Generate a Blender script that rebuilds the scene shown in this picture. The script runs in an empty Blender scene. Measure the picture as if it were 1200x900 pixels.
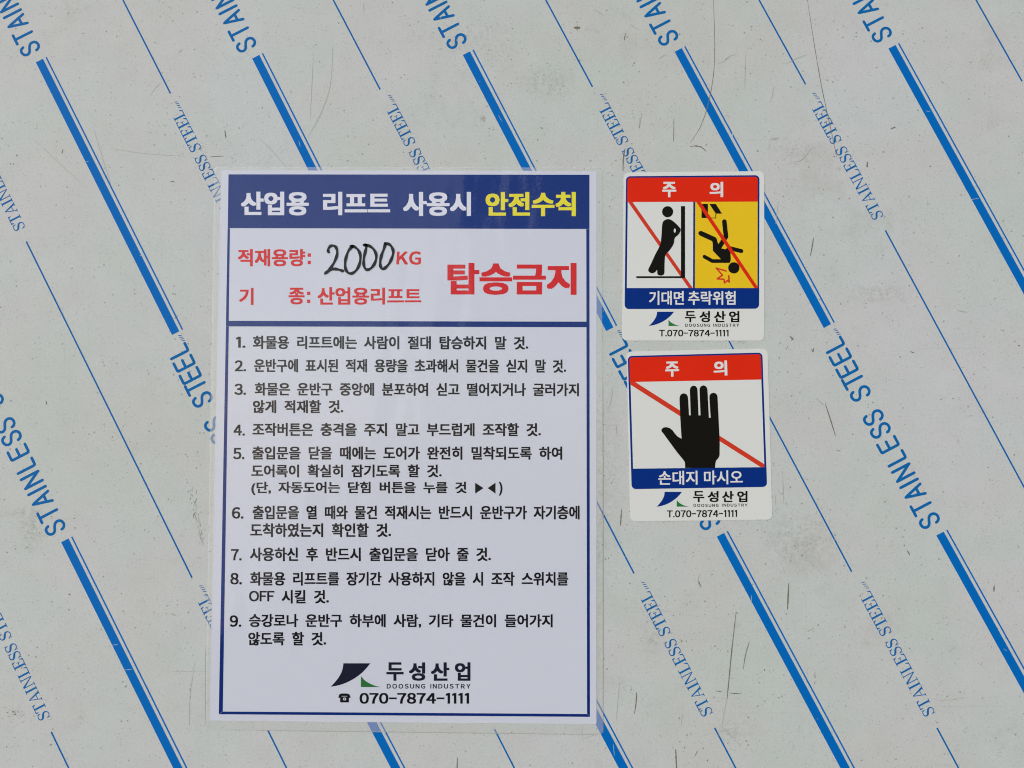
import bpy, bmesh, math, random
from mathutils import Matrix, Vector

# ------------------------------------------------------------------ camera
S = 0.448            # camera distance from the panel, metres
Z0 = 1.40            # camera height
F = 960.0            # focal length in pixels of a 1200 px wide frame
TILT, YAW, ROLL = -0.04798, 0.0093, 0.00528

def rot(a, b, c):
    rx = Matrix(((1, 0, 0), (0, math.cos(a), -math.sin(a)), (0, math.sin(a), math.cos(a))))
    ry = Matrix(((math.cos(b), 0, math.sin(b)), (0, 1, 0), (-math.sin(b), 0, math.cos(b))))
    rz = Matrix(((math.cos(c), -math.sin(c), 0), (math.sin(c), math.cos(c), 0), (0, 0, 1)))
    return rz @ rx @ ry
RM = rot(TILT, YAW, ROLL)

scene = bpy.context.scene
cam_data = bpy.data.cameras.new('camera')
cam = bpy.data.objects.new('camera', cam_data)
scene.collection.objects.link(cam)
scene.camera = cam
cam_data.sensor_fit = 'HORIZONTAL'
cam_data.sensor_width = 36.0
cam_data.lens = 36.0 * F / 1200.0
cam_data.clip_start = 0.01
cam_data.clip_end = 2000.0
def tob(v): return Vector((v[0], v[2], -v[1]))     # (right, down, forward) -> Blender
cr, cd, cf = tob(RM[0]), tob(RM[1]), tob(RM[2])
m = Matrix((cr, -cd, -cf)).transposed().to_4x4()
m.translation = Vector((0, -S, Z0))
cam.matrix_world = m

# ------------------------------------------------------------------ light
SUN_ELEV, SUN_AZ = math.radians(24), math.radians(-60)   # azimuth seen from the panel, negative = left
world = bpy.data.worlds.new('World')
scene.world = world
world.use_nodes = True
wn = world.node_tree
bg = wn.nodes['Background']
sky = wn.nodes.new('ShaderNodeTexSky')
sky.sky_type = 'NISHITA'
sky.sun_disc = False
sky.sun_elevation = SUN_ELEV
sky.sun_rotation = math.pi + SUN_AZ * -1.0
sky.dust_density = 1.0
sky.air_density = 1.0
wn.links.new(sky.outputs[0], bg.inputs[0])
bg.inputs[1].default_value = 0.10
sd = bpy.data.lights.new('sun', 'SUN')
sd.energy = 1.3
sd.angle = math.radians(108)
sd.color = (1.0, 0.985, 0.965)
sun = bpy.data.objects.new('sun', sd)
scene.collection.objects.link(sun)
tosun = Vector((math.sin(SUN_AZ) * math.cos(SUN_ELEV), -math.cos(SUN_AZ) * math.cos(SUN_ELEV), math.sin(SUN_ELEV)))
sun.rotation_euler = tosun.to_track_quat('Z', 'Y').to_euler()
sun.location = tosun * 5 + Vector((0, 0, Z0))
scene.view_settings.view_transform = 'Standard'
scene.view_settings.look = 'None'
scene.view_settings.gamma = 1.0
scene.view_settings.exposure = 0.86
scene.cycles.filter_width = 1.1

# ------------------------------------------------------------------ helpers
COL = scene.collection
rnd = random.Random(7)

def P(q):
    """measured point -> panel coordinates (right, down) in units of the camera distance"""
    n = Vector(((q[0] - 600.0) / F, (q[1] - 450.0) / F, 1.0))
    d = RM.transposed() @ n
    return (d[0] / d[2], d[1] / d[2])

def W(u, h):
    """panel coordinates -> world, h = height off the panel in millimetres"""
    return (u[0] * S, -h * 0.001, Z0 - u[1] * S)

def tag(o, label=None, cat=None, group=None):
    if label: o['label'] = label
    if cat: o['category'] = cat
    if group: o['group'] = group
    return o

def link(name, me, mats, parent):
    o = bpy.data.objects.new(name, me)
    COL.objects.link(o)
    for mm in (mats if isinstance(mats, (list, tuple)) else [mats]):
        me.materials.append(mm)
    if parent is not None:
        o.parent = parent
        o.matrix_parent_inverse = Matrix.Translation(-world_of(parent))
    return o

def world_of(o):
    v = Vector(o.location)
    return v

class Ink:
    """collects flat polygons in panel coordinates, builds ONE mesh"""
    def __init__(self): self.v, self.f, self.mi = [], [], []
    def poly(self, pts, h, mi=0, px=True):
        b = len(self.v)
        self.v += [W(P(p) if px else p, h) for p in pts]
        a = 0.0
        for i in range(len(pts)):
            x0, y0 = pts[i]; x1, y1 = pts[(i + 1) % len(pts)]
            a += x0 * y1 - x1 * y0
        idx = list(range(b, b + len(pts)))
        if a > 0: idx.reverse()          # face the camera
        self.f.append(idx); self.mi.append(mi)
    def slab(self, pts, h0, h1, mi=0, px=True):
        """solid sheet from height h0 to h1"""
        a = sum(pts[i][0] * pts[(i + 1) % len(pts)][1] - pts[(i + 1) % len(pts)][0] * pts[i][1] for i in range(len(pts)))
        if a > 0: pts = list(reversed(pts))
        b = len(self.v); n = len(pts)
        self.v += [W(P(p) if px else p, h1) for p in pts] + [W(P(p) if px else p, h0) for p in pts]
        self.f.append(list(range(b, b + n))); self.mi.append(mi)
        self.f.append(list(range(b + 2 * n - 1, b + n - 1, -1))); self.mi.append(mi)
        for i in range(n):
            j = (i + 1) % n
            self.f.append([b + j, b + i, b + n + i, b + n + j]); self.mi.append(mi)
    def ring(self, outer, inner, h, mi=0, px=True):
        b = len(self.v); n = len(outer)
        self.v += [W(P(p) if px else p, h) for p in outer] + [W(P(p) if px else p, h) for p in inner]
        for i in range(n):
            j = (i + 1) % n
            self.f.append([b + i, b + n + i, b + n + j, b + j]); self.mi.append(mi)
    def ribbon(self, pts, w, h, mi=0, px=True, caps=True):
        """stroke of width w (number or one per point) with round ends"""
        n = len(pts)
        ws = w if isinstance(w, (list, tuple)) else [w] * n
        L, R = [], []
        for i in range(n):
            a = pts[max(i - 1, 0)]; c = pts[min(i + 1, n - 1)]
            dx, dy = c[0] - a[0], c[1] - a[1]
            l = math.hypot(dx, dy) or 1e-9
            nx, ny = -dy / l * ws[i] / 2, dx / l * ws[i] / 2
            L.append((pts[i][0] + nx, pts[i][1] + ny)); R.append((pts[i][0] - nx, pts[i][1] - ny))
        def cap(p, q, l, r):
            dx, dy = p[0] - q[0], p[1] - q[1]
            ang = math.atan2(dy, dx); rad = math.hypot(l[0] - r[0], l[1] - r[1]) / 2
            return [(p[0] + rad * math.cos(ang + t), p[1] + rad * math.sin(ang + t)) for t in (-1.05, -0.5, 0, 0.5, 1.05)]
        b = len(self.v)
        self.v += [W(P(p) if px else p, h) for p in L + R]
        for i in range(n - 1):
            self.f.append([b + i, b + i + 1, b + n + i + 1, b + n + i]); self.mi.append(mi)
        if caps:
            ce = cap(pts[-1], pts[-2], L[-1], R[-1])
            cs = cap(pts[0], pts[1], L[0], R[0])
            e = len(self.v); self.v += [W(P(p) if px else p, h) for p in ce]
            self.f.append([b + 2 * n - 1] + list(range(e, e + 5)) + [b + n - 1]); self.mi.append(mi)
            e = len(self.v); self.v += [W(P(p) if px else p, h) for p in cs]
            self.f.append([b] + list(range(e, e + 5)) + [b + n]); self.mi.append(mi)
    def glyphs(self, polys, fn, h, mi=0):
        for vs, fs in polys:
            b = len(self.v)
            self.v += [W(P(fn(x, y)), h) for x, y in vs]
            for f in fs:
                self.f.append([b + i for i in f]); self.mi.append(mi)
    def build(self, name, mats, parent):
        me = bpy.data.meshes.new(name)
        me.from_pydata(self.v, [], self.f)
        for p, k in zip(me.polygons, self.mi): p.material_index = k
        bm = bmesh.new(); bm.from_mesh(me)
        for f in bm.faces:
            if len([1 for v in f.verts]) and f.normal.y > 0.5: f.normal_flip()
        bm.to_mesh(me); bm.free()
        return link(name, me, mats, parent)

def smooth(pts, k=6, closed=False):
    """Catmull-Rom through the points"""
    out = []; n = len(pts)
    rng = n if closed else n - 1
    for i in range(rng):
        g = (lambda j: pts[j % n]) if closed else (lambda j: pts[min(max(j, 0), n - 1)])
        p0, p1, p2, p3 = g(i - 1), g(i), g(i + 1), g(i + 2)
        for s in range(k):
            t = s / k
            out.append(tuple(0.5 * (2 * p1[a] + (p2[a] - p0[a]) * t + (2 * p0[a] - 5 * p1[a] + 4 * p2[a] - p3[a]) * t * t
                       + (3 * p1[a] - p0[a] - 3 * p2[a] + p3[a]) * t ** 3) for a in (0, 1)))
    if not closed: out.append(tuple(pts[-1]))
    return out

def bil(q, s, t):
    tl, tr, br, bl = q
    return tuple((tl[a] * (1 - s) + tr[a] * s) * (1 - t) + (bl[a] * (1 - s) + br[a] * s) * t for a in (0, 1))

def rrect(q, r, seg=6, inset=0.0):
    """rounded quadrilateral; r, inset in measured pixels"""
    tl, tr, br, bl = q
    w = (math.dist(tl, tr) + math.dist(bl, br)) / 2; h = (math.dist(tl, bl) + math.dist(tr, br)) / 2
    rr = r if isinstance(r, (list, tuple)) else [r] * 4
    out = []
    for (cx, cy, a0), rad in zip(((0, 0, 180), (1, 0, 270), (1, 1, 0), (0, 1, 90)), rr):
        x0 = inset if cx == 0 else w - inset; y0 = inset if cy == 0 else h - inset
        rad = max(rad - inset, 0.2)
        x0 += rad if cx == 0 else -rad; y0 += rad if cy == 0 else -rad
        for k in range(seg + 1):
            a = math.radians(a0 + 90 * k / seg)
            out.append(bil(q, (x0 + rad * math.cos(a)) / w, (y0 + rad * math.sin(a)) / h))
    return out

def circ(c, rx, ry=None, n=28):
    ry = ry or rx
    return [(c[0] + rx * math.cos(2 * math.pi * i / n), c[1] + ry * math.sin(2 * math.pi * i / n)) for i in range(n)]

# lettering: outlines of the built-in font, one glyph at a time
_cache = {}
def glyph(ch):
    if ch not in _cache:
        c = bpy.data.curves.new('letter', 'FONT'); c.body = ch; c.size = 1.0
        c.dimensions = '2D'; c.fill_mode = 'BOTH'; c.resolution_u = 3
        o = bpy.data.objects.new('letter', c); COL.objects.link(o)
        bpy.context.view_layer.update()
        me = bpy.data.meshes.new_from_object(o.evaluated_get(bpy.context.evaluated_depsgraph_get()))
        vs = [(v.co.x, v.co.y) for v in me.vertices]; fs = [list(p.vertices) for p in me.polygons]
        bpy.data.objects.remove(o); bpy.data.curves.remove(c); bpy.data.meshes.remove(me)
        _cache[ch] = (vs, fs)
    return _cache[ch]

LATIN_GAP = 0.10
# three characters drawn as plain gothic cuts
_cache['1'] = ([(0.12, 0), (0.21, 0), (0.21, 0.74), (0.14, 0.74), (0.0, 0.66), (0.0, 0.58), (0.12, 0.63)], [[0, 1, 2, 6], [2, 3, 4, 5, 6]])
_cache['I'] = ([(0, 0), (0.09, 0), (0.09, 0.74), (0, 0.74)], [[0, 1, 2, 3]])
_cache['-'] = ([(0, 0.33), (0.44, 0.33), (0.44, 0.41), (0, 0.41)], [[0, 1, 2, 3]])
def compose(text, off, space=0.52, track=0.0):
    """list of glyph meshes laid out on one line, plus the line's box"""
    x = 0.0; out = []
    for ch in text:
        if ch == ' ': x += space; continue
        if ch.isascii() and ch.isalnum() and ch not in '1I': ch = chr(ord(ch) + 0xFEE0)     # the full-width cut of the same letter
        vs, fs = glyph(ch)
        if '\uac00' <= ch <= '\ud7a3':
            dx = x; adv = 0.92
        else:
            lo = min(v[0] for v in vs); hi = max(v[0] for v in vs)
            dx = x - lo + LATIN_GAP / 2; adv = hi - lo + LATIN_GAP
            if ch == '1': adv += 0.10; dx += 0.05
        out.append(([(a + dx, b) for a, b in vs], fs)); x += adv + track
    xs = [v[0] for g in out for v in g[0]]; ys = [v[1] for g in out for v in g[0]]
    return out, (min(xs), max(xs), min(ys), max(ys))

def lettering(ink, text, q, off=0.0, space=0.52, track=0.0, h=0.3, mi=0):
    """set a line of lettering exactly into the quadrilateral q"""
    gs, (x0, x1, y0, y1) = compose(text, off, space, track)
    sh = off * 0.85; sv = sh if off > 0.05 else sh * 0.68      # stems grow more than crossbars
    x0 -= sh; x1 += sh; y0 -= sv; y1 += sv
    # heavy cut: the outline widened by sh on every side
    for n, (ex, ey) in enumerate(((0, 0), (-1, -1), (1, -1), (1, 1), (-1, 1), (-1, 0), (1, 0), (0, -1), (0, 1))):
        if off == 0 and n: break
        ink.glyphs(gs, lambda x, y: bil(q, (x + ex * sh - x0) / (x1 - x0), (y1 - y - ey * sv) / (y1 - y0)), h + n * 0.003, mi)

def box(x0, x1, y0, y1, dy=0.0):
    return ((x0, y0), (x1, y0 + dy), (x1, y1 + dy), (x0, y1))

# ------------------------------------------------------------------ materials
def lin(c):
    return tuple(((v / 255) / 12.92 if v / 255 <= 0.04045 else ((v / 255 + 0.055) / 1.055) ** 2.4) for v in c) + (1.0,)

def mat(name, col, rough=0.5, var=0.04, scale=60.0, spec=0.4, bump=0.0, bscale=400.0):
    mm = bpy.data.materials.new(name); mm.use_nodes = True
    nt = mm.node_tree; p = nt.nodes['Principled BSDF']
    tc = nt.nodes.new('ShaderNodeTexCoord'); nz = nt.nodes.new('ShaderNodeTexNoise')
    nz.inputs['Scale'].default_value = scale; nz.inputs['Detail'].default_value = 5.0
    nt.links.new(tc.outputs['Object'], nz.inputs['Vector'])
    mx = nt.nodes.new('ShaderNodeMix'); mx.data_type = 'RGBA'
    mx.inputs['A'].default_value = tuple(c * (1 - var) for c in col[:3]) + (1,)
    mx.inputs['B'].default_value = tuple(min(1, c * (1 + var)) for c in col[:3]) + (1,)
    nt.links.new(nz.outputs['Fac'], mx.inputs['Factor'])
    nt.links.new(mx.outputs['Result'], p.inputs['Base Color'])
    p.inputs['Roughness'].default_value = rough
    p.inputs['Specular IOR Level'].default_value = spec
    if bump:
        n2 = nt.nodes.new('ShaderNodeTexNoise'); n2.inputs['Scale'].default_value = bscale; n2.inputs['Detail'].default_value = 4
        nt.links.new(tc.outputs['Object'], n2.inputs['Vector'])
        b = nt.nodes.new('ShaderNodeBump'); b.inputs['Strength'].default_value = bump; b.inputs['Distance'].default_value = 0.0005
        nt.links.new(n2.outputs['Fac'], b.inputs['Height']); nt.links.new(b.outputs['Normal'], p.inputs['Normal'])
    return mm

def film_material():
    mm = bpy.data.materials.new('protective_film'); mm.use_nodes = True
    nt = mm.node_tree; p = nt.nodes['Principled BSDF']; N = nt.nodes; Lk = nt.links
    tc = N.new('ShaderNodeTexCoord')
    def noise(scale, detail=6, rough=0.6, vec=None):
        n = N.new('ShaderNodeTexNoise'); n.inputs['Scale'].default_value = scale
        n.inputs['Detail'].default_value = detail; n.inputs['Roughness'].default_value = rough
        Lk.new(vec or tc.outputs['Object'], n.inputs['Vector']); return n.outputs['Fac']
    def ramp(f, a, b, ca, cb):
        r = N.new('ShaderNodeValToRGB'); Lk.new(f, r.inputs[0])
        r.color_ramp.elements[0].position = a; r.color_ramp.elements[0].color = ca
        r.color_ramp.elements[1].position = b; r.color_ramp.elements[1].color = cb
        return r.outputs[0]
    def mul(a, b, fac=1.0):
        x = N.new('ShaderNodeMix'); x.data_type = 'RGBA'; x.blend_type = 'MULTIPLY'; x.inputs['Factor'].default_value = fac
        Lk.new(a, x.inputs['A']); Lk.new(b, x.inputs['B']); return x.outputs['Result']
    base = mul(ramp(noise(4.0, 3), 0.40, 0.60, FILM_A, FILM_B), ramp(noise(17.0, 4), 0.40, 0.60, (1.0, 0.978, 0.985, 1), (0.965, 1.0, 0.99, 1)))
    mott = ramp(noise(55.0, 8, 0.7), 0.3, 0.7, (0.93, 0.93, 0.925, 1), (1, 1, 1, 1))
    c = mul(base, mott)
    fine = ramp(noise(900.0, 3, 0.7), 0.32, 0.6, (0.90, 0.90, 0.89, 1), (1, 1, 1, 1))
    c = mul(c, fine)
    # greasy smudges where many hands and boxes rubbed
    smud = ramp(noise(14.0, 10, 0.75), 0.57, 0.80, (1, 1, 1, 1), (0.80, 0.78, 0.73, 1))
    c = mul(c, smud)
    # smudges with a place of their own, and the upper sticker's edge shadow painted in (measured centre, half width, half height, strength)
    for cx, cy, sx, sy, st in ((938, 634, 42, 36, 0.50), (38, 618, 16, 26, 0.62), (25, 601, 26, 5, 0.4), (1030, 345, 36, 14, 0.45), (642, 96, 34, 20, 0.45), (18, 836, 10, 6, 0.55),
                               (548, 45, 60, 26, 0.3), (566, 139, 5, 5, 0.7), (864, 733, 5, 5, 0.5), (765, 745, 12, 22, 0.45), (928, 178, 30, 16, 0.4), (713, 560, 14, 150, 0.35),
                               (860, 858, 30, 16, 0.35), (702, 660, 5, 200, 0.45), (983, 197, 4, 4, 0.55), (907, 164, 5, 5, 0.6), (870, 402, 16, 3, 0.4), (1117, 760, 8, 5, 0.4)):  # thin flat patch below the upper sticker: its shadow, put into the film colour
        wx, _, wz = W(P((cx, cy)), 0)
        mp = N.new('ShaderNodeMapping'); mp.inputs['Location'].default_value = (-wx / (sx * S / F), 0, -wz / (sy * S / F))
        mp.inputs['Scale'].default_value = (F / (sx * S), 0.0, F / (sy * S))
        Lk.new(tc.outputs['Object'], mp.inputs['Vector'])
        ln_ = N.new('ShaderNodeVectorMath'); ln_.operation = 'LENGTH'; Lk.new(mp.outputs[0], ln_.inputs[0])
        fall = N.new('ShaderNodeMapRange'); fall.inputs['From Min'].default_value = 1.25; fall.inputs['From Max'].default_value = 0.2
        fall.inputs['To Min'].default_value = 0.0; fall.inputs['To Max'].default_value = st
        Lk.new(ln_.outputs['Value'], fall.inputs['Value'])
        blot = ramp(noise(330.0, 7, 0.72), 0.44, 0.66, (0, 0, 0, 1), (1, 1, 1, 1))
        am = N.new('ShaderNodeMath'); am.operation = 'MULTIPLY'; Lk.new(fall.outputs[0], am.inputs[0]); Lk.new(blot, am.inputs[1])
        x = N.new('ShaderNodeMix'); x.data_type = 'RGBA'; x.blend_type = 'MULTIPLY'
        Lk.new(am.outputs[0], x.inputs['Factor']); Lk.new(c, x.inputs['A']); x.inputs['B'].default_value = (0.50, 0.47, 0.41, 1)
        c = x.outputs['Result']
    # faint rub lines, mostly vertical and horizontal
    for sc in ((700.0, 1, 12.0), (10.0, 1, 650.0)):
        mp = N.new('ShaderNodeMapping'); mp.inputs['Scale'].default_value = sc
        Lk.new(tc.outputs['Object'], mp.inputs['Vector'])
        ln = ramp(noise(1.0, 4, 0.6, mp.outputs[0]), 0.66, 0.80, (1, 1, 1, 1), (0.86, 0.85, 0.83, 1))
        c = mul(c, ln)
    # pin-prick dirt, coarse and fine
    for sc, r0, r1, g0, g1, dk in ((240.0, 0.06, 0.15, 0.46, 0.56, (0.50, 0.47, 0.42, 1)), (520.0, 0.08, 0.22, 0.42, 0.55, (0.70, 0.68, 0.64, 1))):
        vo = N.new('ShaderNodeTexVoronoi'); vo.inputs['Scale'].default_value = sc
        Lk.new(tc.outputs['Object'], vo.inputs['Vector'])
        dot = ramp(vo.outputs['Distance'], r0, r1, dk, (1, 1, 1, 1))
        gate = ramp(noise(sc * 0.3, 2), g0, g1, (1, 1, 1, 1), (0, 0, 0, 1))
        x = N.new('ShaderNodeMix'); x.data_type = 'RGBA'
        Lk.new(gate, x.inputs['Factor']); Lk.new(dot, x.inputs['A']); x.inputs['B'].default_value = (1, 1, 1, 1)
        c = mul(c, x.outputs['Result'])
    Lk.new(c, p.inputs['Base Color'])
    p.inputs['Roughness'].default_value = 0.6
    p.inputs['Specular IOR Level'].default_value = 0.2
    b = N.new('ShaderNodeBump'); b.inputs['Strength'].default_value = 0.15; b.inputs['Distance'].default_value = 0.0004
    Lk.new(noise(120.0, 6), b.inputs['Height']); Lk.new(b.outputs['Normal'], p.inputs['Normal'])
    return mm

def laminate_material(name, haze, rough, bump, tint=(0.97, 0.97, 0.985, 1)):
    mm = bpy.data.materials.new(name); mm.use_nodes = True
    nt = mm.node_tree; N = nt.nodes; Lk = nt.links
    N.remove(N['Principled BSDF']); out = N['Material Output']
    tr = N.new('ShaderNodeBsdfTransparent'); tr.inputs[0].default_value = tint
    df = N.new('ShaderNodeBsdfDiffuse'); df.inputs[0].default_value = (0.88, 0.89, 0.85, 1)
    gl = N.new('ShaderNodeBsdfGlossy'); gl.inputs['Roughness'].default_value = rough; gl.inputs['Color'].default_value = (1, 1, 1, 1)
    tc = N.new('ShaderNodeTexCoord')
    n1 = N.new('ShaderNodeTexNoise'); n1.inputs['Scale'].default_value = 22.0; n1.inputs['Detail'].default_value = 2.0
    mp = N.new('ShaderNodeMapping'); mp.inputs['Scale'].default_value = (1.5, 1.0, 0.6)
    Lk.new(tc.outputs['Object'], mp.inputs['Vector']); Lk.new(mp.outputs[0], n1.inputs['Vector'])
    n2 = N.new('ShaderNodeTexNoise'); n2.inputs['Scale'].default_value = 420.0; n2.inputs['Detail'].default_value = 3.0
    Lk.new(tc.outputs['Object'], n2.inputs['Vector'])
    b1 = N.new('ShaderNodeBump'); b1.inputs['Strength'].default_value = bump; b1.inputs['Distance'].default_value = 0.004
    b2 = N.new('ShaderNodeBump'); b2.inputs['Strength'].default_value = bump * 0.4; b2.inputs['Distance'].default_value = 0.0002
    Lk.new(n1.outputs['Fac'], b1.inputs['Height']); Lk.new(n2.outputs['Fac'], b2.inputs['Height'])
    Lk.new(b1.outputs['Normal'], b2.inputs['Normal']); Lk.new(b2.outputs['Normal'], gl.inputs['Normal'])
    mh = N.new('ShaderNodeMixShader'); mh.inputs[0].default_value = haze
    Lk.new(tr.outputs[0], mh.inputs[1]); Lk.new(df.outputs[0], mh.inputs[2])
    fr = N.new('ShaderNodeFresnel'); ge = N.new('ShaderNodeNewGeometry')     # thin sheet: the same sheen from both sides
    io = N.new('ShaderNodeMapRange'); io.inputs['To Min'].default_value = 1.36; io.inputs['To Max'].default_value = 1 / 1.36
    Lk.new(ge.outputs['Backfacing'], io.inputs['Value']); Lk.new(io.outputs[0], fr.inputs['IOR'])
    mx = N.new('ShaderNodeMixShader')
    Lk.new(fr.outputs[0], mx.inputs[0]); Lk.new(mh.outputs[0], mx.inputs[1]); Lk.new(gl.outputs[0], mx.inputs[2])
    Lk.new(mx.outputs[0], out.inputs['Surface'])
    return mm

FILM_A = (0.552, 0.577, 0.555, 1); FILM_B = (0.580, 0.595, 0.603, 1)
M_FILM = film_material()
M_STEEL = mat('stainless_steel', (0.5, 0.5, 0.5, 1), 0.35); M_STEEL.node_tree.nodes['Principled BSDF'].inputs['Metallic'].default_value = 1.0
M_STRIPE = mat('film_blue_ink', (0.0003, 0.132, 0.47, 1), 0.5, 0.05, spec=0.06)
M_FINE = mat('film_blue_fine_ink', (0.003, 0.125, 0.38, 1), 0.5, 0.08, 300, 0.06)
M_SCR = mat('scratch_dirt', (0.18, 0.155, 0.12, 1), 0.8, 0.3, 900)
M_SCRL = mat('scuff_grime', (0.39, 0.38, 0.345, 1), 0.8, 0.2, 900)
M_NICK = mat('film_nick', (0.42, 0.50, 0.58, 1), 0.6, 0.1, 600, 0.1)
M_PAPER = mat('notice_paper', (0.65, 0.672, 0.745, 1), 0.6, 0.02, 12, 0.1)
M_NAVY = mat('navy_ink', (0.002, 0.024, 0.18, 1), 0.5, 0.05, 80, 0.04)
M_WHITE = mat('white_lettering', (0.72, 0.73, 0.80, 1), 0.5, 0.02, 40, 0.2)
M_YEL = mat('yellow_lettering', (0.82, 0.74, 0.035, 1), 0.5, 0.04, 40, 0.05)
M_RED = mat('red_ink', (0.66, 0.012, 0.012, 1), 0.5, 0.05, 80, 0.05)
M_BLACK = mat('black_ink', (0.006, 0.006, 0.010, 1), 0.5, 0.1, 80, 0.05)
M_PEN = mat('marker_ink', (0.006, 0.004, 0.008, 1), 0.45, 0.2, 300, 0.3)
M_LNAVY = mat('logo_dark_navy', (0.009, 0.011, 0.03, 1), 0.5, 0.05, 80, 0.05)
M_GREEN = mat('logo_green', (0.02, 0.16, 0.035, 1), 0.5, 0.05, 80, 0.2)
M_VINYL = mat('sticker_vinyl', (0.67, 0.683, 0.66, 1), 0.4, 0.02, 25, 0.35, 0.05, 300)
M_SRED = mat('sticker_red', (0.69, 0.022, 0.005, 1), 0.4, 0.06, 60, 0.06)
M_BAR = mat('sticker_prohibition_red', (0.60, 0.042, 0.018, 1), 0.4, 0.06, 60, 0.06)
M_SNAVY = mat('sticker_navy', (0.0015, 0.026, 0.20, 1), 0.4, 0.06, 60, 0.06)
M_SYEL = mat('sticker_yellow', (0.77, 0.51, 0.014, 1), 0.4, 0.05, 60, 0.08)
M_SBLK = mat('sticker_black', (0.006, 0.005, 0.003, 1), 0.4, 0.1, 60, 0.08)
M_SWHT = mat('sticker_white_lettering', (0.70, 0.70, 0.69, 1), 0.4, 0.03, 60, 0.35)
M_SGRN = mat('sticker_green', (0.004, 0.17, 0.025, 1), 0.4, 0.05, 60, 0.35)
M_LAM = laminate_material('clear_laminate', 0.004, 0.08, 0.35)
M_LAMM = laminate_material('milky_laminate_margin', 0.20, 0.12, 0.35, (0.985, 0.985, 0.985, 1))

# ------------------------------------------------------------------ the steel panel and its printed film
def empty(name, u, label, cat, group=None):
    o = bpy.data.objects.new(name, None); COL.objects.link(o)
    o.empty_display_size = 0.02
    o.location = W(u, 0.0)
    return tag(o, label, cat, group)

panel = empty('steel_panel', (0, 0.72), 'stainless steel panel in scuffed grey protective film printed with slanted blue stripes', 'panel')
k = Ink(); k.slab([(-1.15, -0.95), (1.15, -0.95), (1.15, 0.9), (-1.15, 0.9)], -1.6, -0.10, px=False)
k.build('steel_sheet', M_STEEL, panel)
k = Ink(); k.slab([(-1.149, -0.949), (1.149, -0.949), (1.149, 0.899), (-1.149, 0.899)], -0.08, 0.0, px=False)
film = k.build('protective_film', M_FILM, panel)

# print lattice, in panel coordinates (repeat across H, repeat down D)
O0 = (-0.59227, -0.45663); HV = (0.26539, -0.00404); DV = (0.31323, 0.59379)
B0 = (-0.34537, -0.22696); ALEN, BLEN = 0.577, 0.692
dl = math.hypot(*DV); DU = (DV[0] / dl, DV[1] / dl); NU = (-DU[1], DU[0])   # NU: towards lower left
def latt(o, i, j, e=0.0):
    return (o[0] + i * HV[0] + (j + e) * DV[0], o[1] + i * HV[1] + (j + e) * DV[1])
# measured line ends of the blocks in view
MA = {(0, 0): ((54, 67), (213.8, 386.3)), (1, 0): ((307.5, 62.5), (468.6, 381.5)), (2, 0): ((554.3, 58.3), (722.5, 381.7)),
      (3, 0): ((802.5, 54.5), (977.5, 378)), (4, 0): ((1053, 50.8), (1232.6, 376)), (-1, 1): ((84, 629), (251, 965)),
      (0, 1): ((331, 627), (505.4, 960)), (1, 1): ((595, 625), (773, 960)), (2, 1): ((852.2, 622.5), (1033, 960)), (3, 1): ((1109.5, 621), (1298, 960))}
MB = {(0, -1): (None, (199.8, 109.5)), (1, -1): (None, (445.5, 105)), (2, -1): (None, (694.3, 101.8)), (3, -1): (None, (944, 98.8)),
      (-1, 0): ((30.8, 283), (225, 677)), (1, 0): ((535, 272), (743, 672)), (2, 0): ((786, 271), (998, 670)), (3, 0): ((1037.5, 270), (1252, 667)),
      (-2, 1): ((60, 857.5), None), (-1, 1): ((314, 856), None), (0, 1): ((579.5, 854.5), None), (1, 1): ((837.5, 853), None), (2, 1): ((1098, 853), None)}

SANS = {   # (width, strokes) with cap height 1
 'S': (0.53, [smooth([(.49, .80), (.44, .92), (.34, .985), (.22, .985), (.10, .93), (.03, .82), (.03, .70), (.10, .60), (.22, .54), (.33, .49), (.45, .41), (.51, .29), (.49, .14), (.40, .04), (.27, 0), (.14, .03), (.05, .12), (.02, .22)], 3)]),
 'T': (0.56, [[(0, 1), (.56, 1)], [(.28, .93), (.28, 0)]]),
 'A': (0.56, [[(0, 0), (.28, 1)], [(.31, .92), (.56, 0)], [(.12, .30), (.45, .30)]]),
 'I': (0.0, [[(0, 0), (0, 1)]]),
 'N': (0.55, [[(0, 0), (0, 1)], [(.03, .93), (.52, .07)], [(.55, 0), (.55, 1)]]),
 'L': (0.40, [[(0, 1), (0, .06), (.02, .015), (.06, 0), (.40, 0)]]),
 'E': (0.50, [[(.50, 1), (.05, 1), (.01, .98), (0, .94), (0, .06), (.01, .02), (.05, 0), (.50, 0)], [(.06, .52), (.44, .52)]]),
}
SANS_AT = [('S', 1.9, 11.8), ('T', 19.8, 12.2), ('A', 38, 12.5), ('I', 57, 0), ('N', 65.2, 12), ('L', 85.5, 9.3), ('E', 102.7, 10.8),
           ('S', 121.2, 12), ('S', 138.3, 12), ('S', 170.5, 12), ('T', 187.7, 12.2), ('E', 203.2, 10.8), ('E', 219.8, 10.8), ('L', 237, 9.5)]
UPX = 974.0          # measured pixels per panel unit

def place(base, tx, hy):
    """reading direction runs up the stripe (-DU), letters' tops towards NU"""
    return (base[0] - DU[0] * tx + NU[0] * hy, base[1] - DU[1] * tx + NU[1] * hy)

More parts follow.
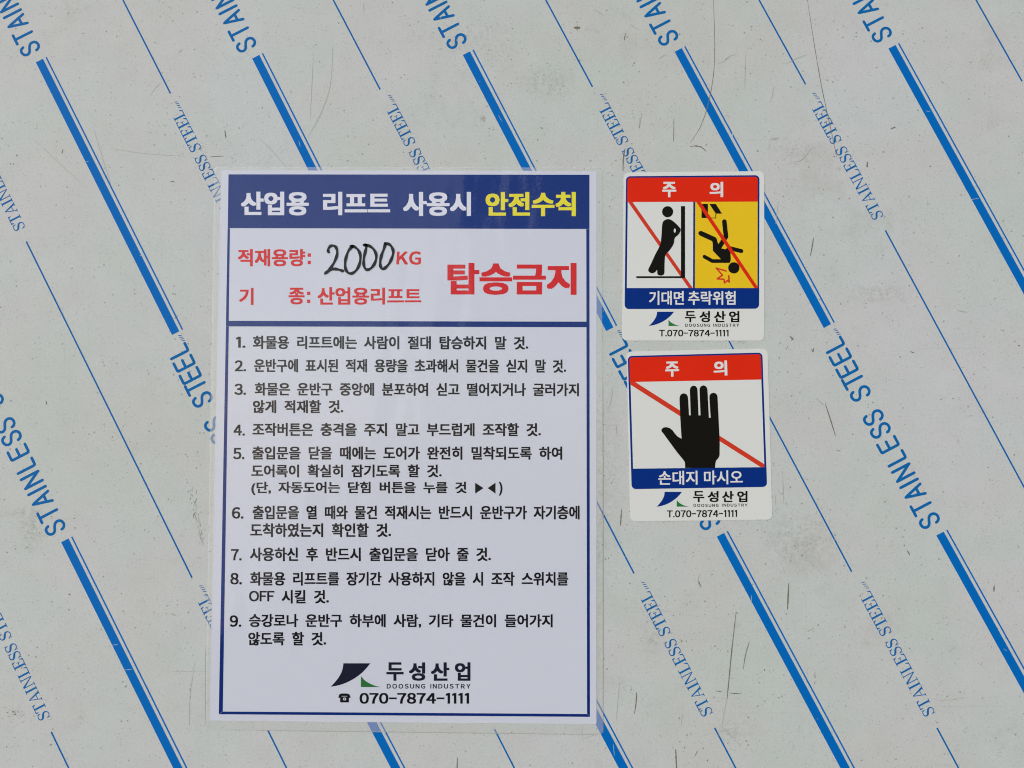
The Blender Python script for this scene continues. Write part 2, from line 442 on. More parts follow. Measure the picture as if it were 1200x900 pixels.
fine = Ink()
def sans_line(start):
    z = 0.03
    for ch, at, wd in SANS_AT:
        gw, strokes = SANS[ch]; sx = (wd / gw) if gw else 1.0
        for st in strokes:
            z += 0.0006
            fine.ribbon([place(start, (at + 11.1 + x * sx) / UPX, (y * 22.6 + 1.6) / UPX) for x, y in st], 3.35 / UPX, z, px=False)
    for q in range(4):          # the little tick marks after the last letter
        z += 0.0006
        fine.ribbon([place(start, (260.5 + q * 2.5) / UPX, (0.0 + q * 0.3) / UPX), place(start, (261.8 + q * 2.5) / UPX, (3.2 + q * 0.3) / UPX)], 0.9 / UPX, z, px=False)

def serif_glyph(ch):
    """polygons on a 700-unit cap height, thick and thin strokes with bracketed feet"""
    T, t, s = 112, 52, 58
    def R(x0, y0, x1, y1): return [(x0, y0), (x1, y0), (x1, y1), (x0, y1)]
    def foot(x0, x1, y): return R(x0, y - (0 if y < 300 else 36), x1, y + (36 if y < 300 else 0))
    if ch == 'I': return 300, [R(94, 0, 94 + T, 700), foot(20, 280, 0), foot(20, 280, 700)]
    if ch == 'L': return 560, [R(84, 0, 84 + T, 700), foot(10, 280, 700), R(10, 0, 500, 44), [(500, 0), (540, 205), (508, 205), (420, 40)]]
    if ch == 'T': return 590, [R(239, 0, 239 + T, 700), foot(150, 440, 0), R(30, 656, 560, 700),
                               [(22, 700), (22, 520), (52, 520), (120, 660)], [(568, 700), (568, 520), (538, 520), (470, 660)]]
    if ch == 'E': return 570, [R(84, 0, 84 + T, 700), R(10, 656, 500, 700), R(10, 0, 510, 44), R(196, 330, 380, 372),
                               [(500, 700), (515, 525), (484, 525), (410, 660)], [(510, 0), (552, 200), (520, 200), (420, 40)], R(360, 250, 392, 452)]
    if ch == 'A': return 680, [[(60, 0), (60 + t, 0), (345, 640), (320, 700)], [(500, 0), (500 + T + 16, 0), (370, 700), (310, 700)],
                               R(170, 210, 500, 250), foot(0, 200, 0), foot(420, 690, 0)]
    if ch == 'N': return 700, [R(90, 0, 90 + t, 700), R(560, 0, 560 + t, 700), [(60, 700), (190, 700), (612, 0), (560, 0)], foot(10, 230, 0), foot(470, 700, 700)]
    c = smooth([(440, 520), (415, 610), (340, 665), (240, 675), (140, 640), (95, 555), (125, 460), (230, 390), (350, 330), (425, 250), (420, 130), (340, 45), (230, 22), (120, 60), (60, 180)], 3)
    n = len(c); ws = []
    for i in range(n):
        u = i / (n - 1); ws.append(46 + 78 * math.exp(-((u - 0.52) / 0.17) ** 2))
    Lf, Rt = [], []
    for i in range(n):
        a = c[max(i - 1, 0)]; b = c[min(i + 1, n - 1)]; l = math.dist(a, b)
        nx, ny = -(b[1] - a[1]) / l * ws[i] / 2, (b[0] - a[0]) / l * ws[i] / 2
        Lf.append((c[i][0] + nx, c[i][1] + ny)); Rt.append((c[i][0] - nx, c[i][1] - ny))
    quads = [[Lf[i], Lf[i + 1], Rt[i + 1], Rt[i]] for i in range(n - 1)]
    quads += [R(440, 470, 468, 700), R(30, 0, 58, 230)]
    return 500, quads

SER_LEN = {}
def serif_line(start):
    seq = 'STAINLESS STEEL'; x = 0.0; items = []
    for ch in seq:
        if ch == ' ': x += 300; continue
        gw, polys = serif_glyph(ch); items.append((x, polys, ch)); x += gw + 22
    sx = 160.0 / x / UPX; sy = 14.2 / 700 / UPX
    z = 0.03
    for x0, polys, ch in items:
        for pg in polys:
            if ch != 'S' or len(pg) != 4 or pg is polys[-1] or pg is polys[-2]: z += 0.0004
            fine.poly([place(start, 15.8 / UPX + (x0 + a) * sx, (b - 350) * sy) for a, b in pg], z, px=False)
        z += 0.0004
    for q in range(4):
        z += 0.0004
        fine.ribbon([place(start, (177.5 + q * 2.7) / UPX, (-7.2 + q * 0.4) / UPX), place(start, (178.8 + q * 2.7) / UPX, (-4.2 + q * 0.4) / UPX)], 0.8 / UPX, z, px=False)

def line_rect(ink, a, b, off0, off1, z):
    ink.poly([(a[0] + NU[0] * off0, a[1] + NU[1] * off0), (b[0] + NU[0] * off0, b[1] + NU[1] * off0),
              (b[0] + NU[0] * off1, b[1] + NU[1] * off1), (a[0] + NU[0] * off1, a[1] + NU[1] * off1)], z, px=False)

LIM = (1.13, 0.93)
def inside(p): return abs(p[0]) < LIM[0] - 0.02 and -0.93 < p[1] < 0.88
for j in range(-2, 3):
    for i in range(-6, 8):
        # heavy stripe, its fine companion and the large lettering above it
        s, e = latt(O0, i, j), latt(O0, i, j, ALEN)
        if (i, j) in MA: s, e = P(MA[(i, j)][0]), P(MA[(i, j)][1])
        if inside(s) and inside(e):
            stripe = Ink()
            line_rect(stripe, s, e, 4.2 / UPX, 14.0 / UPX, 0.03)
            line_rect(stripe, s, e, -0.95 / UPX, 0.85 / UPX, 0.03)
            stripe.build('stripe_print', M_STRIPE, film)
        if inside(s) and inside((s[0] - DU[0] * 0.29, s[1] - DU[1] * 0.29)): sans_line(s)
        # thin line and the small lettering above it
        s, e = latt(B0, i, j), latt(B0, i, j, BLEN)
        if (i, j) in MB:
            ms, me_ = MB[(i, j)]
            L = math.dist(s, e)
            if ms and me_: s, e = P(ms), P(me_)
            elif ms: s = P(ms); e = (s[0] + DU[0] * L, s[1] + DU[1] * L)
            else: e = P(me_); s = (e[0] - DU[0] * L, e[1] - DU[1] * L)
        if inside(s) and inside(e): line_rect(fine, s, e, -0.95 / UPX, 0.95 / UPX, 0.03)
        if inside(s) and inside((s[0] - DU[0] * 0.22, s[1] - DU[1] * 0.22)): serif_line(s)
fine.build('lettering_print', M_FINE, film)

# scratches and scuffs, each where the photograph shows it
scr = Ink()
def scratch(pts, w, mi=0, z=[0.06]):
    z[0] += 0.0002
    pts = smooth([tuple(p) for p in pts], 5) if len(pts) > 2 else [bil((pts[0], pts[1], pts[1], pts[0]), t / 6, 0) for t in range(7)]
    n = len(pts); r = random.Random(int(pts[0][0] * 31 + pts[0][1]))
    ws = [max(0.18, w * (0.35 + 0.65 * math.sin(math.pi * (i + 0.6) / (n + 0.2))) * r.uniform(0.7, 1.2)) for i in range(n)]
    scr.ribbon(pts, ws, z[0], mi)
for pts, w, mi in [
    ([(945, -8), (953.8, 50), (962.5, 100), (969, 131), (978, 172), (980, 184)], 0.85, 0),
    ([(836, 0), (837.5, 50), (836, 88), (829, 125), (820, 150), (809, 167)], 0.75, 0),
    ([(840, 75), (848, 72), (855, 66), (863, 64)], 0.9, 1), ([(789.8, 139), (789.2, 166)], 0.8, 0), ([(874, 60), (872.5, 104)], 0.6, 1),
    ([(732.5, 174), (730.5, 186), (730, 200)], 1.5, 0), ([(814, 171.5), (821, 172), (827, 177)], 1.2, 0), ([(808, 172), (818, 170)], 0.7, 0),
    ([(390, 55), (387, 100), (375, 135), (361, 160)], 0.7, 1), ([(367, 67), (365, 110), (363.5, 140)], 0.5, 1), ([(305, 163), (320, 178), (338, 199)], 0.6, 1),
    ([(41, 164), (68, 190), (95, 214)], 0.6, 1), ([(110, 152), (120, 184), (130, 217)], 0.5, 1), ([(247, 183.5), (262, 183)], 0.8, 0),
    ([(130, 174), (170, 180), (215, 183)], 0.5, 1), ([(263.5, 153), (264.8, 162)], 1.3, 0), ([(177, 110), (187, 98)], 0.6, 1), ([(208, 63), (213, 58)], 0.7, 1),
    ([(953.2, 279), (951.5, 290), (949.5, 300)], 1.3, 0), ([(912, 236), (909, 262)], 0.7, 1), ([(956, 466), (960, 470), (966, 476)], 0.8, 1),
    ([(967, 473), (971, 485), (976, 501), (979, 511)], 1.3, 0), ([(979.5, 527), (985, 529)], 0.8, 0), ([(921, 75), (935, 68), (946, 64)], 0.7, 1),
    ([(862.6, 717), (857.5, 762), (853.8, 800), (852, 819)], 1.3, 0), ([(852, 819), (848, 838), (846, 851)], 0.6, 1),
    ([(878, 752), (873.5, 768), (871, 784)], 1.0, 0), ([(838.5, 809.5), (846, 810.5)], 1.0, 0), ([(855, 812.2), (867.5, 812.8)], 1.1, 0),
    ([(746, 811), (745.5, 822), (743.5, 836)], 1.3, 0), ([(726, 800), (724, 822), (722, 846)], 0.55, 1), ([(791.8, 878), (792.3, 890), (792.8, 905)], 1.6, 0),
    ([(817, 880), (814.5, 886)], 0.7, 0), ([(819, 681), (821.5, 688)], 1.1, 0), ([(800, 836), (798, 850)], 0.6, 1),
    ([(924.2, 684), (923.5, 700), (922.8, 714)], 1.7, 0), ([(946, 740), (954, 736)], 1.3, 1), ([(1165, 686), (1164.6, 693)], 1.6, 0),
    ([(1096, 820.5), (1115, 820), (1132, 817)], 0.7, 1), ([(536, 888), (535.5, 905)], 1.4, 0),
    ([(228.5, 776), (224, 805), (222, 830), (222, 850)], 0.55, 1), ([(200, 787), (240, 786.5)], 0.45, 1), ([(937, 850), (936, 855)], 0.8, 1),
    ([(728.3, 597), (727.7, 606), (727, 616)], 1.5, 0), ([(844, 850), (852, 857), (868, 874)], 0.6, 1), ([(840, 858), (862, 853)], 0.6, 1),
    ([(712, 480), (716, 470), (718, 455)], 0.8, 1), ([(722, 498), (723, 510)], 0.9, 1), ([(750, 137), (749, 150), (752, 133)], 0.7, 1), ([(772, 69), (780, 64)], 0.8, 1),
    ([(697, 11), (708, 19)], 0.8, 1), ([(738, 29), (749, 35)], 0.7, 1), ([(733, 39), (731.5, 47)], 1.1, 0), ([(426, 3), (426.5, 14)], 0.7, 1),
    ([(919, 672), (918, 664)], 0.6, 1), ([(1063, 645), (1066, 650)], 1.3, 0), ([(1036, 588), (1038.5, 588.5)], 1.2, 0), ([(1067, 412), (1071, 413.5)], 1.3, 0),
    ([(951, 409), (952.5, 412), (953.5, 408)], 1.3, 0), ([(926, 394), (929.5, 398.5)], 1.5, 0), ([(927.5, 399), (929.5, 395.5)], 1.1, 0),
    ([(1016.5, 190), (1016, 196)], 1.8, 0), ([(1044, 151), (1049, 149)], 1.6, 0), ([(930, 190), (940, 187), (952, 172)], 0.8, 1), ([(904, 163), (912, 162)], 1.8, 1),
    ([(200, 212.5), (205, 213.2)], 1.2, 0), ([(54, 470), (55, 474)], 1.2, 0), ([(73, 178), (74, 175)], 1.0, 0), ([(1122, 364), (1133, 366)], 1.2, 1),
    ([(566, 136), (567.5, 143)], 2.2, 1), ([(564, 139), (569, 138)], 1.8, 1), ([(722, 230), (715, 236)], 0.6, 1), ([(907, 100), (905, 112), (902, 120)], 0.7, 1),
    ([(908, 578), (909, 592)], 0.7, 1), ([(917, 552), (918.5, 592)], 0.6, 1), ([(911.5, 575), (916, 580)], 0.8, 1), ([(820, 672), (818, 680), (820, 688)], 0.8, 1),
]: scratch(pts, w, mi)
# broken smear left of the notice
for q in range(58):
    y = rnd.uniform(569, 637); x = 224 + (y - 569) * 0.19 + rnd.gauss(0, 2.2)
    scratch([(x, y), (x + rnd.uniform(-0.8, 0.8), y + rnd.uniform(0.8, 4.0))], rnd.uniform(0.3, 0.8), rnd.choice((0, 1)))
def speck(x, y, r, mi, z=[0.08]):
    z[0] += 0.00003
    n = rnd.randint(5, 8); a0 = rnd.uniform(0, 6.28); el = rnd.uniform(0.5, 1.0); ro = rnd.uniform(0, 3.14)
    pts = []
    for t in range(n):
        a = 2 * math.pi * t / n + a0; rr = r * rnd.uniform(0.6, 1.2)
        dx, dy = rr * math.cos(a), rr * el * math.sin(a)
        pts.append((x + dx * math.cos(ro) - dy * math.sin(ro), y + dx * math.sin(ro) + dy * math.cos(ro)))
    scr.poly(pts, z[0], mi)
scr.poly([(672.2, 32.4), (674, 31.2), (677, 30.9), (679.6, 31.6), (680.3, 32.6), (679, 33.8), (676, 34.2), (673.4, 33.6)], 0.055, 0)
for x, y, r in [(676, 26, 1.1), (676.5, 29, .6), (676.5, 35, .9), (743, 74, 1.2), (749, 84, 1.0), (731, 96.5, 1.6), (750, 117, 1.1), (888, 177, 1.4), (861, 261, .8), (790, 121, .7), (714, 61, .7),
                (675, 46, .6), (368, 30, 1), (344, 23, .8), (457, 61, 1), (516, 57.5, 1), (460, 3, 1), (145.5, 80, .9), (210.5, 113.5, 1.1), (114, 96, .9), (228, 58, .9), (73, 178.5, .8), (20, 182, 1.2),
                (19.5, 182.5, 1), (103, 253, .9), (235, 359, 1.2), (204, 335, 1), (73.5, 403, 1.1), (81.5, 696.5, 1.6), (38, 706, .8), (97, 788, 1), (54.5, 471, 1), (98, 501, .7), (217.5, 620, .8),
                (96, 842, .9), (18, 837, 2), (15, 834, 1.5), (826, 704.5, 1.2), (896, 785, 1.3), (829, 891, 1.5), (799, 751, 1.2), (779, 699, 1), (948, 748, 1.2), (984, 745, .8), (991.5, 727.5, .8),
                (1116, 541, .9), (1158, 682.5, .9), (1162, 758, 1), (940, 651, 1.3), (953, 663, .9), (917, 578, 1), (976, 255, 1.1), (965, 222, 1), (1090, 195, 1.6), (1027, 79, 1), (1035, 178, 1.1), (1155, 179, .8),
                (1194, 405, 1.6), (1193, 414, .8), (976, 440, 1), (987.5, 439.5, .8), (1005, 539, 1)]:
    speck(x, y, r * 0.85, 0)
for q in range(620):
    x, y = rnd.uniform(-30, 1230), rnd.uniform(-30, 930)
    if rnd.random() > (0.95 if 480 < x < 960 else 0.62): continue
    speck(x, y, rnd.choice((0.3, 0.35, 0.4, 0.45, 0.55, 0.7)), rnd.choice((0, 1, 1)))
for cx, cy, sx, sy, n in [(936, 632, 26, 24, 90), (38, 618, 9, 17, 55), (1030, 345, 26, 9, 34), (640, 95, 22, 14, 40), (20, 838, 8, 5, 18), (548, 45, 40, 22, 40), (930, 175, 24, 12, 34), (720, 200, 10, 60, 26),
                          (712, 560, 8, 90, 30), (765, 740, 26, 40, 30), (860, 860, 30, 20, 24), (300, 180, 40, 8, 20), (500, 190, 90, 4, 16), (258, 340, 6, 90, 30), (230, 190, 20, 20, 18)]:
    for q in range(n): speck(rnd.gauss(cx, sx), rnd.gauss(cy, sy), rnd.uniform(0.3, 0.9), 1 if rnd.random() < 0.8 else 0)
# pale nicks where the ink of a stripe is rubbed through
for pts, w in [([(1136.5, 234), (1146.5, 232.6)], 0.6), ([(132, 756), (138.5, 755)], 0.6), ([(144, 785.5), (155, 784)], 0.6), ([(718.7, 872), (720, 886)], 0.6),
               ([(881, 697), (880, 709)], 0.6), ([(164, 299.5), (169, 300)], 0.7), ([(858, 155), (858.5, 160)], 0.7), ([(584, 135), (588, 142)], 0.5), ([(1085, 130), (1090, 131)], 0.5),
               ([(350, 165), (352, 172)], 0.5), ([(100, 190), (104, 189)], 0.5), ([(953, 765), (957, 770)], 0.5), ([(930, 330), (934, 331)], 0.6), ([(1176, 760), (1180, 763)], 0.5)]:
    scratch(pts, w, 2)
# dirt caught along the edges of the notice and the stickers
for edge, n in (([(251, 195.5), (705.5, 196.5)], 46), ([(706.4, 300), (707, 860)], 120), ([(241, 855.2), (706, 860.8)], 70), ([(251, 196), (240.5, 854)], 50),
                ([(728.5, 399.6), (895.6, 399.8)], 30), ([(896, 202), (896.2, 398)], 26), ([(738.4, 611.6), (905, 609.5)], 34), ([(734, 412), (738, 610)], 26), ([(900, 409), (905.6, 608)], 20), ([(730.6, 203), (728.4, 398)], 20)):
    for q in range(n):
        t = rnd.random()
        speck(edge[0][0] + (edge[1][0] - edge[0][0]) * t + rnd.gauss(0, 0.5), edge[0][1] + (edge[1][1] - edge[0][1]) * t + rnd.gauss(0, 0.5), rnd.uniform(0.25, 0.65), 1 if rnd.random() < 0.85 else 0)
for pts, w in (([(706.6, 455), (706.9, 620), (706.8, 858)], 0.7), ([(698.9, 467), (699.2, 640), (699.4, 846)], 0.8), ([(300, 855.9), (500, 858.2), (700, 860.8)], 0.6), ([(682, 849), (682.4, 866)], 0.6), ([(682, 867), (701, 859)], 0.7), ([(240.6, 760), (240.4, 850)], 0.5)):
    scratch(pts, w, 1)
scr.build('scratch_marks', [M_SCR, M_SCRL, M_NICK], film)

# ------------------------------------------------------------------ the big laminated notice
notice = empty('safety_notice', P((472, 858)), 'large white laminated safety notice with blue header and nine numbered rules', 'notice')
k = Ink(); k.slab([(259.3, 199.8), (480, 200.0), (699, 200.4), (699.0, 520), (698.8, 848.3), (470, 846.6), (245.6, 844.3), (252.2, 520)], 0.05, 0.15)
k.build('paper_sheet', M_PAPER, notice)
HB = ((267.9, 204.4), (690.7, 204.9), (690.7, 268.4), (267.0, 267.4))
k = Ink(); k.poly([HB[0], HB[1], HB[2], HB[3]], 0.18)
header = k.build('header_band', M_NAVY, notice)
k = Ink()
lettering(k, '산업용', box(282.5, 362, 224.7, 252.6), 0.048, h=0.21)
lettering(k, '리프트', box(378.6, 457.3, 224.9, 252.3), 0.048, h=0.21)
lettering(k, '사용시', box(472.4, 551.9, 225.0, 253.2), 0.048, h=0.21)
k.build('heading_lettering', M_WHITE, header)
k = Ink(); lettering(k, '안전수칙', box(569, 674.8, 225.0, 253.4), 0.048, h=0.21)
tag(k.build('heading_lettering', M_YEL, header), 'yellow heading lettering')

k = Ink()     # frame: left, right, bottom
k.poly([(266.9, 267.6), (269.6, 267.6), (268.2, 376.2), (264.9, 376.2)], 0.18)
k.poly([(687.0, 268.6), (690.7, 268.6), (690.8, 377.1), (687.2, 377.1)], 0.18)
k.poly([(264.9, 382.6), (268.3, 382.6), (261.2, 833.5), (256.5, 836.7)], 0.18)
k.poly([(687.2, 383.5), (690.8, 383.5), (691.3, 839.8), (687.9, 836.4)], 0.18)
k.poly([(261.2, 833.7), (687.9, 836.6), (691.3, 839.9), (256.5, 836.9)], 0.182)
k.build('border_frame', M_NAVY, notice)
k = Ink(); k.poly([(264.9, 376.0), (690.8, 377.0), (690.8, 383.5), (264.9, 382.5)], 0.184)
k.build('divider_bar', M_NAVY, notice)

k = Ink()
lettering(k, '적재용량', box(278.9, 357.8, 291.8, 312.2), 0.038, h=0.18)
for y in (299.0, 307.6): k.poly(box(360.6, 364.4, y - 2.0, y + 2.0), 0.18)
k.build('capacity_lettering', M_RED, notice)
k = Ink(); lettering(k, 'KG', ((465.2, 294.6), (493.3, 294.6), (493.3, 310.4), (464.4, 310.2)), 0.04, track=0.02, h=0.18)
k.build('unit_lettering', M_RED, notice)
k = Ink()
lettering(k, '기', box(280.4, 297.2, 337.4, 357.4), 0.038, h=0.18)
lettering(k, '종', box(338.3, 357.0, 337.2, 356.8), 0.038, h=0.18)
for y in (343.8, 353.2): k.poly(box(359.8, 363.7, y - 2.0, y + 2.0), 0.18)
lettering(k, '산업용리프트', ((372.2, 336.4), (493.7, 337.4), (493.7, 356.6), (372.2, 357.6)), 0.038, h=0.18)
k.build('machine_type_lettering', M_RED, notice)
k = Ink(); lettering(k, '탑승금지', box(524.3, 675.6, 308.2, 345.6), 0.047, h=0.18)
k.build('warning_lettering', M_RED, notice)
# capacity written in by hand
def pen(x, y): return (360 + x / 7.5, 270 + y / 7.5)
k = Ink(); z = 0.315
for pts in ([(190, 192), (184, 172), (200, 144), (226, 134), (254, 150), (265, 192), (255, 243), (226, 302), (192, 350), (160, 378)],
            [(160, 378), (198, 352), (238, 340), (275, 345), (312, 357)],
            [(398, 142), (366, 177), (345, 230), (334, 290), (340, 345), (365, 376), (400, 376), (436, 345), (462, 290), (468, 225), (450, 175), (415, 145), (382, 138)],
            [(500, 130), (522, 134), (513, 180), (500, 240), (497, 295), (509, 335), (535, 346), (570, 325), (598, 280), (608, 225), (590, 175), (555, 142), (512, 126)],
            [(686, 120), (676, 160), (655, 215), (643, 270), (645, 315), (664, 341), (690, 326), (722, 290), (746, 240), (757, 190), (745, 150), (722, 124), (684, 114)]):
    c = smooth([pen(*p) for p in pts], 5); n = len(c)
    k.ribbon(c, [3.5 * (0.92 + 0.16 * math.sin(i * 0.7)) for i in range(n)], z); z += 0.002
k.build('handwritten_number', M_PEN, notice)

RULES = [
    [('1.', (276.8, 287.8, 394.6, 407.6)), ('화물용 리프트에는 사람이 절대 탑승하지 말 것.', (296.5, 619.0, 393.4, 409.0, 0.8))],
    [('2.', (275.2, 288.4, 422.2, 435.2)), ('운반구에 표시된 적재 용량을 초과해서 물건을 싣지 말 것.', (297.8, 663.3, 420.6, 436.2, 0.7))],
    [('3.', (274.8, 288.3, 449.6, 462.8)), ('화물은 운반구 중앙에 분포하여 싣고 떨어지거나 굴러가지', (298.6, 678.4, 448.3, 463.6, 0.8)), ('않게 적재할 것.', (296.5, 402.3, 468.8, 484.2, 0))],
    [('4.', (273.8, 287.0, 497.6, 510.6)), ('조작버튼은 충격을 주지 말고 부드럽게 조작할 것.', (296.0, 633.8, 495.4, 511.0, 0.3))],
    [('5.', (273.4, 286.5, 524.8, 538.2)), ('출입문을 닫을 때에는 도어가 완전히 밀착되도록 하여', (295.5, 658.8, 523.0, 538.6, 0.2)), ('도어록이 확실히 잠기도록 할 것.', (294.7, 517.6, 544.2, 559.4, 0)),
     ('(단, 자동도어는 닫힘 버튼을 누를 것', (294.6, 546.8, 564.3, 580.2, 0)), (')', (584.6, 588.9, 564.4, 580.8))],
    [('6.', (271.8, 285.4, 594.2, 607.8)), ('출입문을 열 때와 물건 적재시는 반드시 운반구가 자기층에', (296.1, 679.2, 592.3, 608.6, 0.1)), ('도착하였는지 확인할 것.', (293.3, 458.2, 613.0, 629.4, 0))],
    [('7.', (270.8, 283.2, 643.4, 656.8)), ('사용하신 후 반드시 출입문을 닫아 줄 것.', (293.0, 575.2, 641.4, 657.6, 0))],
    [('8.', (270.0, 283.5, 671.3, 684.9)), ('화물용 리프트를 장기간 사용하지 않을 시 조작 스위치를', (293.3, 666.0, 670.0, 686.2, 0.2)), ('OFF', (291.9, 321.6, 692.2, 704.8)), ('시킬 것.', (330.2, 385.4, 691.2, 707.2, 0))],
    [('9.', (269.4, 282.9, 720.9, 734.5)), ('승강로나 운반구 하부에 사람, 기타 물건이 들어가지', (291.8, 647.6, 719.3, 735.4, 0.4)), ('않도록 할 것.', (291.0, 382.2, 740.3, 756.4, 0))],
]
for rule in RULES:
    k = Ink()
    for text, b in rule:
        han = any('\uac00' <= c <= '\ud7a3' for c in text)
        lettering(k, text, box(*b), 0.038 if han else 0.034, h=0.18)
    if rule[0][0] == '5.':
        k.poly([(556.9, 565.6), (566.6, 572.0), (556.9, 578.4)], 0.18)
        k.poly([(580.7, 565.6), (571.4, 572.0), (580.7, 578.4)], 0.18)
    k.build('rule_lettering', M_BLACK, notice)

def logo(parent, f, blade, wedge, blade_mat, h):
    """company mark: curved blade over a small concave wedge; f maps zoom coordinates to measured points"""
    root = None
    tl, tr, tip = blade
    lx, ly = tl; rx, ry = tr; px_, py_ = tip
    w, hh = rx - px_, py_ - ly
    left = smooth([tl, (lx - 0.03 * w, ly + .30 * hh), (lx - .11 * w, ly + .58 * hh), (lx - .21 * w, ly + .80 * hh), (px_ + 0.02 * w, py_ - .02 * hh)], 4)
    right = smooth([tr, (rx - .16 * w, ly + .32 * hh), (rx - .36 * w, ly + .60 * hh), (rx - .58 * w, ly + .81 * hh), (rx - .80 * w, ly + .94 * hh), tip], 4)
    k = Ink(); k.poly([f(*p) for p in left + list(reversed(right))], h)
    root = k.build('company_logo', blade_mat, parent)
    a, b, c = wedge
    hyp = smooth([a, (a[0] + .19 * (c[0] - a[0]), a[1] + .40 * (c[1] - a[1])), (a[0] + .44 * (c[0] - a[0]), a[1] + .69 * (c[1] - a[1])), (a[0] + .72 * (c[0] - a[0]), a[1] + .90 * (c[1] - a[1])), c], 4)
    k = Ink(); k.poly([f(*p) for p in hyp + [b]], h)
    k.build('logo_wedge', M_GREEN if blade_mat is M_LNAVY else M_SGRN, root)
    return root

fz = lambda x, y: (370 + x / 6, 760 + y / 6)
logo(notice, fz, ((195, 103), (385, 103), (103, 268)), ((318, 192), (318, 270), (462, 270)), M_LNAVY, 0.18)
def company(parent, f, cells, y0, y1, eng, off, mt, h, dy=0):
    k = Ink()
    for ch, (x0, x1) in zip('두성산업', cells):
        lettering(k, ch, tuple(f(*p) for p in box(x0, x1, y0, y1)), off, h=h)
    for word, x0, x1, a, b, *r in eng:
        lettering(k, word, tuple(f(*p) for p in box(x0, x1, a, b)), 0.034, track=0.20, h=h)
    k.build('company_name', mt, parent)
company(notice, fz, [(497, 618), (655, 770), (810, 940), (978, 1088)], 96, 226, [('DOOSUNG', 500, 770, 248, 281), ('INDUSTRY', 806, 1088, 248, 281)], 0.044, M_LNAVY, 0.18)
k = Ink(); lettering(k, '070-7874-1111', tuple(fz(*p) for p in box(308, 1078, 311, 388)), 0.04, h=0.18)
tel = k.build('phone_number', M_BLACK, notice)
k = Ink(); ph = lambda pts: [fz(*p) for p in pts]
k.ring(ph(rrect(box(172, 234, 336, 378), 4)), ph(rrect(box(192, 214, 344, 364), 9)), 0.18)   # body with dial
k.poly(ph([(160, 340), (166, 322), (182, 315), (222, 315), (238, 322), (245, 340), (244, 346), (224, 346), (222, 333), (182, 333), (181, 346), (161, 346)]), 0.186)
k.poly(ph(circ((203, 354), 4.5, n=12)), 0.18)
k.build('telephone_symbol', M_BLACK, tel)

lam = Ink()
outer = rrect(((251.5, 195.8), (705.3, 196.6), (706.3, 860.2), (240.9, 854.8)), 3.5, 6)
inner = rrect(((260.0, 200.4), (698.4, 201.0), (698.2, 847.7), (246.3, 843.7)), 0.8, 6)
lam.ring(outer, inner, 0.30, 1)
lam.poly(inner, 0.30, 0)
lam.build('laminate_pouch', [M_LAM, M_LAMM], notice)

# ------------------------------------------------------------------ the two caution stickers
def segs(k, pts, w, h):
    for a, b in zip(pts, pts[1:]):
        k.ribbon([a, b], w, h[0]); h[0] += 0.002

GRP = 'caution stickers right of the notice'
# upper sticker: do not lean, risk of falling
s1 = empty('caution_sticker', P((812, 399)), 'upper caution sticker with a leaning figure and a falling figure on yellow', 'sticker', GRP)
k = Ink(); k.slab(rrect(((731.0, 202.2), (895.4, 200.6), (895.6, 399.2), (728.9, 399.2)), 6.2), 0.0, 0.12)
k.build('sticker_backing', M_VINYL, s1)
Q1 = ((733.6, 206.6), (889.9, 205.4), (889.4, 361.8), (731.9, 362.2))
k = Ink(); k.ring(rrect(Q1, 5), rrect(Q1, 5, inset=2.3), 0.14)
k.build('border_frame', M_SNAVY, s1)
R1 = rrect(((735.4, 208.4), (888.0, 207.3), (887.8, 236.4), (734.9, 236.8)), [3.2, 3.2, 0.3, 0.3])
k = Ink(); k.poly(R1, 0.15); hb = k.build('header_band', M_SRED, s1)
k = Ink(); lettering(k, '주', box(776.0, 792.4, 213.2, 231.2), 0.044, h=0.17); lettering(k, '의', box(831.5, 847.4, 213.2, 231.0), 0.044, h=0.17)
k.build('header_lettering', M_SWHT, hb)
k = Ink(); k.poly([(812.4, 236.6), (814.6, 236.6), (814.2, 338.2), (812.0, 338.2)], 0.15)
k.build('panel_divider', M_SNAVY, s1)
k = Ink(); k.poly([(814.6, 236.5), (887.8, 236.4), (887.6, 338.2), (814.2, 338.2)], 0.145)
k.build('yellow_panel', M_SYEL, s1)
C1 = rrect(((732.2, 337.6), (889.6, 337.6), (889.4, 361.8), (731.9, 362.2)), [0.3, 0.3, 5, 5])
k = Ink(); k.poly(C1, 0.155); cb = k.build('caption_band', M_SNAVY, s1)
k = Ink(); lettering(k, '기대면', box(760.6, 801.4, 341.0, 357.4), 0.028, h=0.17); lettering(k, '추락위험', box(806.2, 861.9, 341.0, 357.4), 0.028, h=0.17)
k.build('caption_lettering', M_SWHT, cb)
k = Ink(); k.poly([(736.0, 236.9), (741.2, 236.9), (811.8, 337.6), (807.0, 337.6)], 0.16)
k.build('prohibition_bar', M_BAR, s1)
g1 = lambda x, y: (730 + x / 6.92, 220 + y / 6.92)
G1 = lambda pts: [g1(*p) for p in pts]
k = Ink()
k.poly(G1(circ((362, 195), 45)), 0.17)
body = smooth([(318, 300), (332, 268), (362, 255), (392, 262), (430, 292), (463, 328), (468, 346), (452, 378), (420, 408), (413, 450), (384, 500), (346, 545), (338, 600), (336, 688), (325, 707), (302, 713), (280, 702),
               (276, 668), (262, 684), (236, 694), (212, 684), (205, 664), (226, 620), (260, 545), (300, 465), (311, 400)], 4, True)
k.poly(G1(body), 0.17)
k.build('leaning_figure', M_SBLK, s1)
k = Ink(); k.poly(G1(circ((420, 348), 8.5, 17, 16)), 0.18)
k.build('arm_gap', M_VINYL, s1)
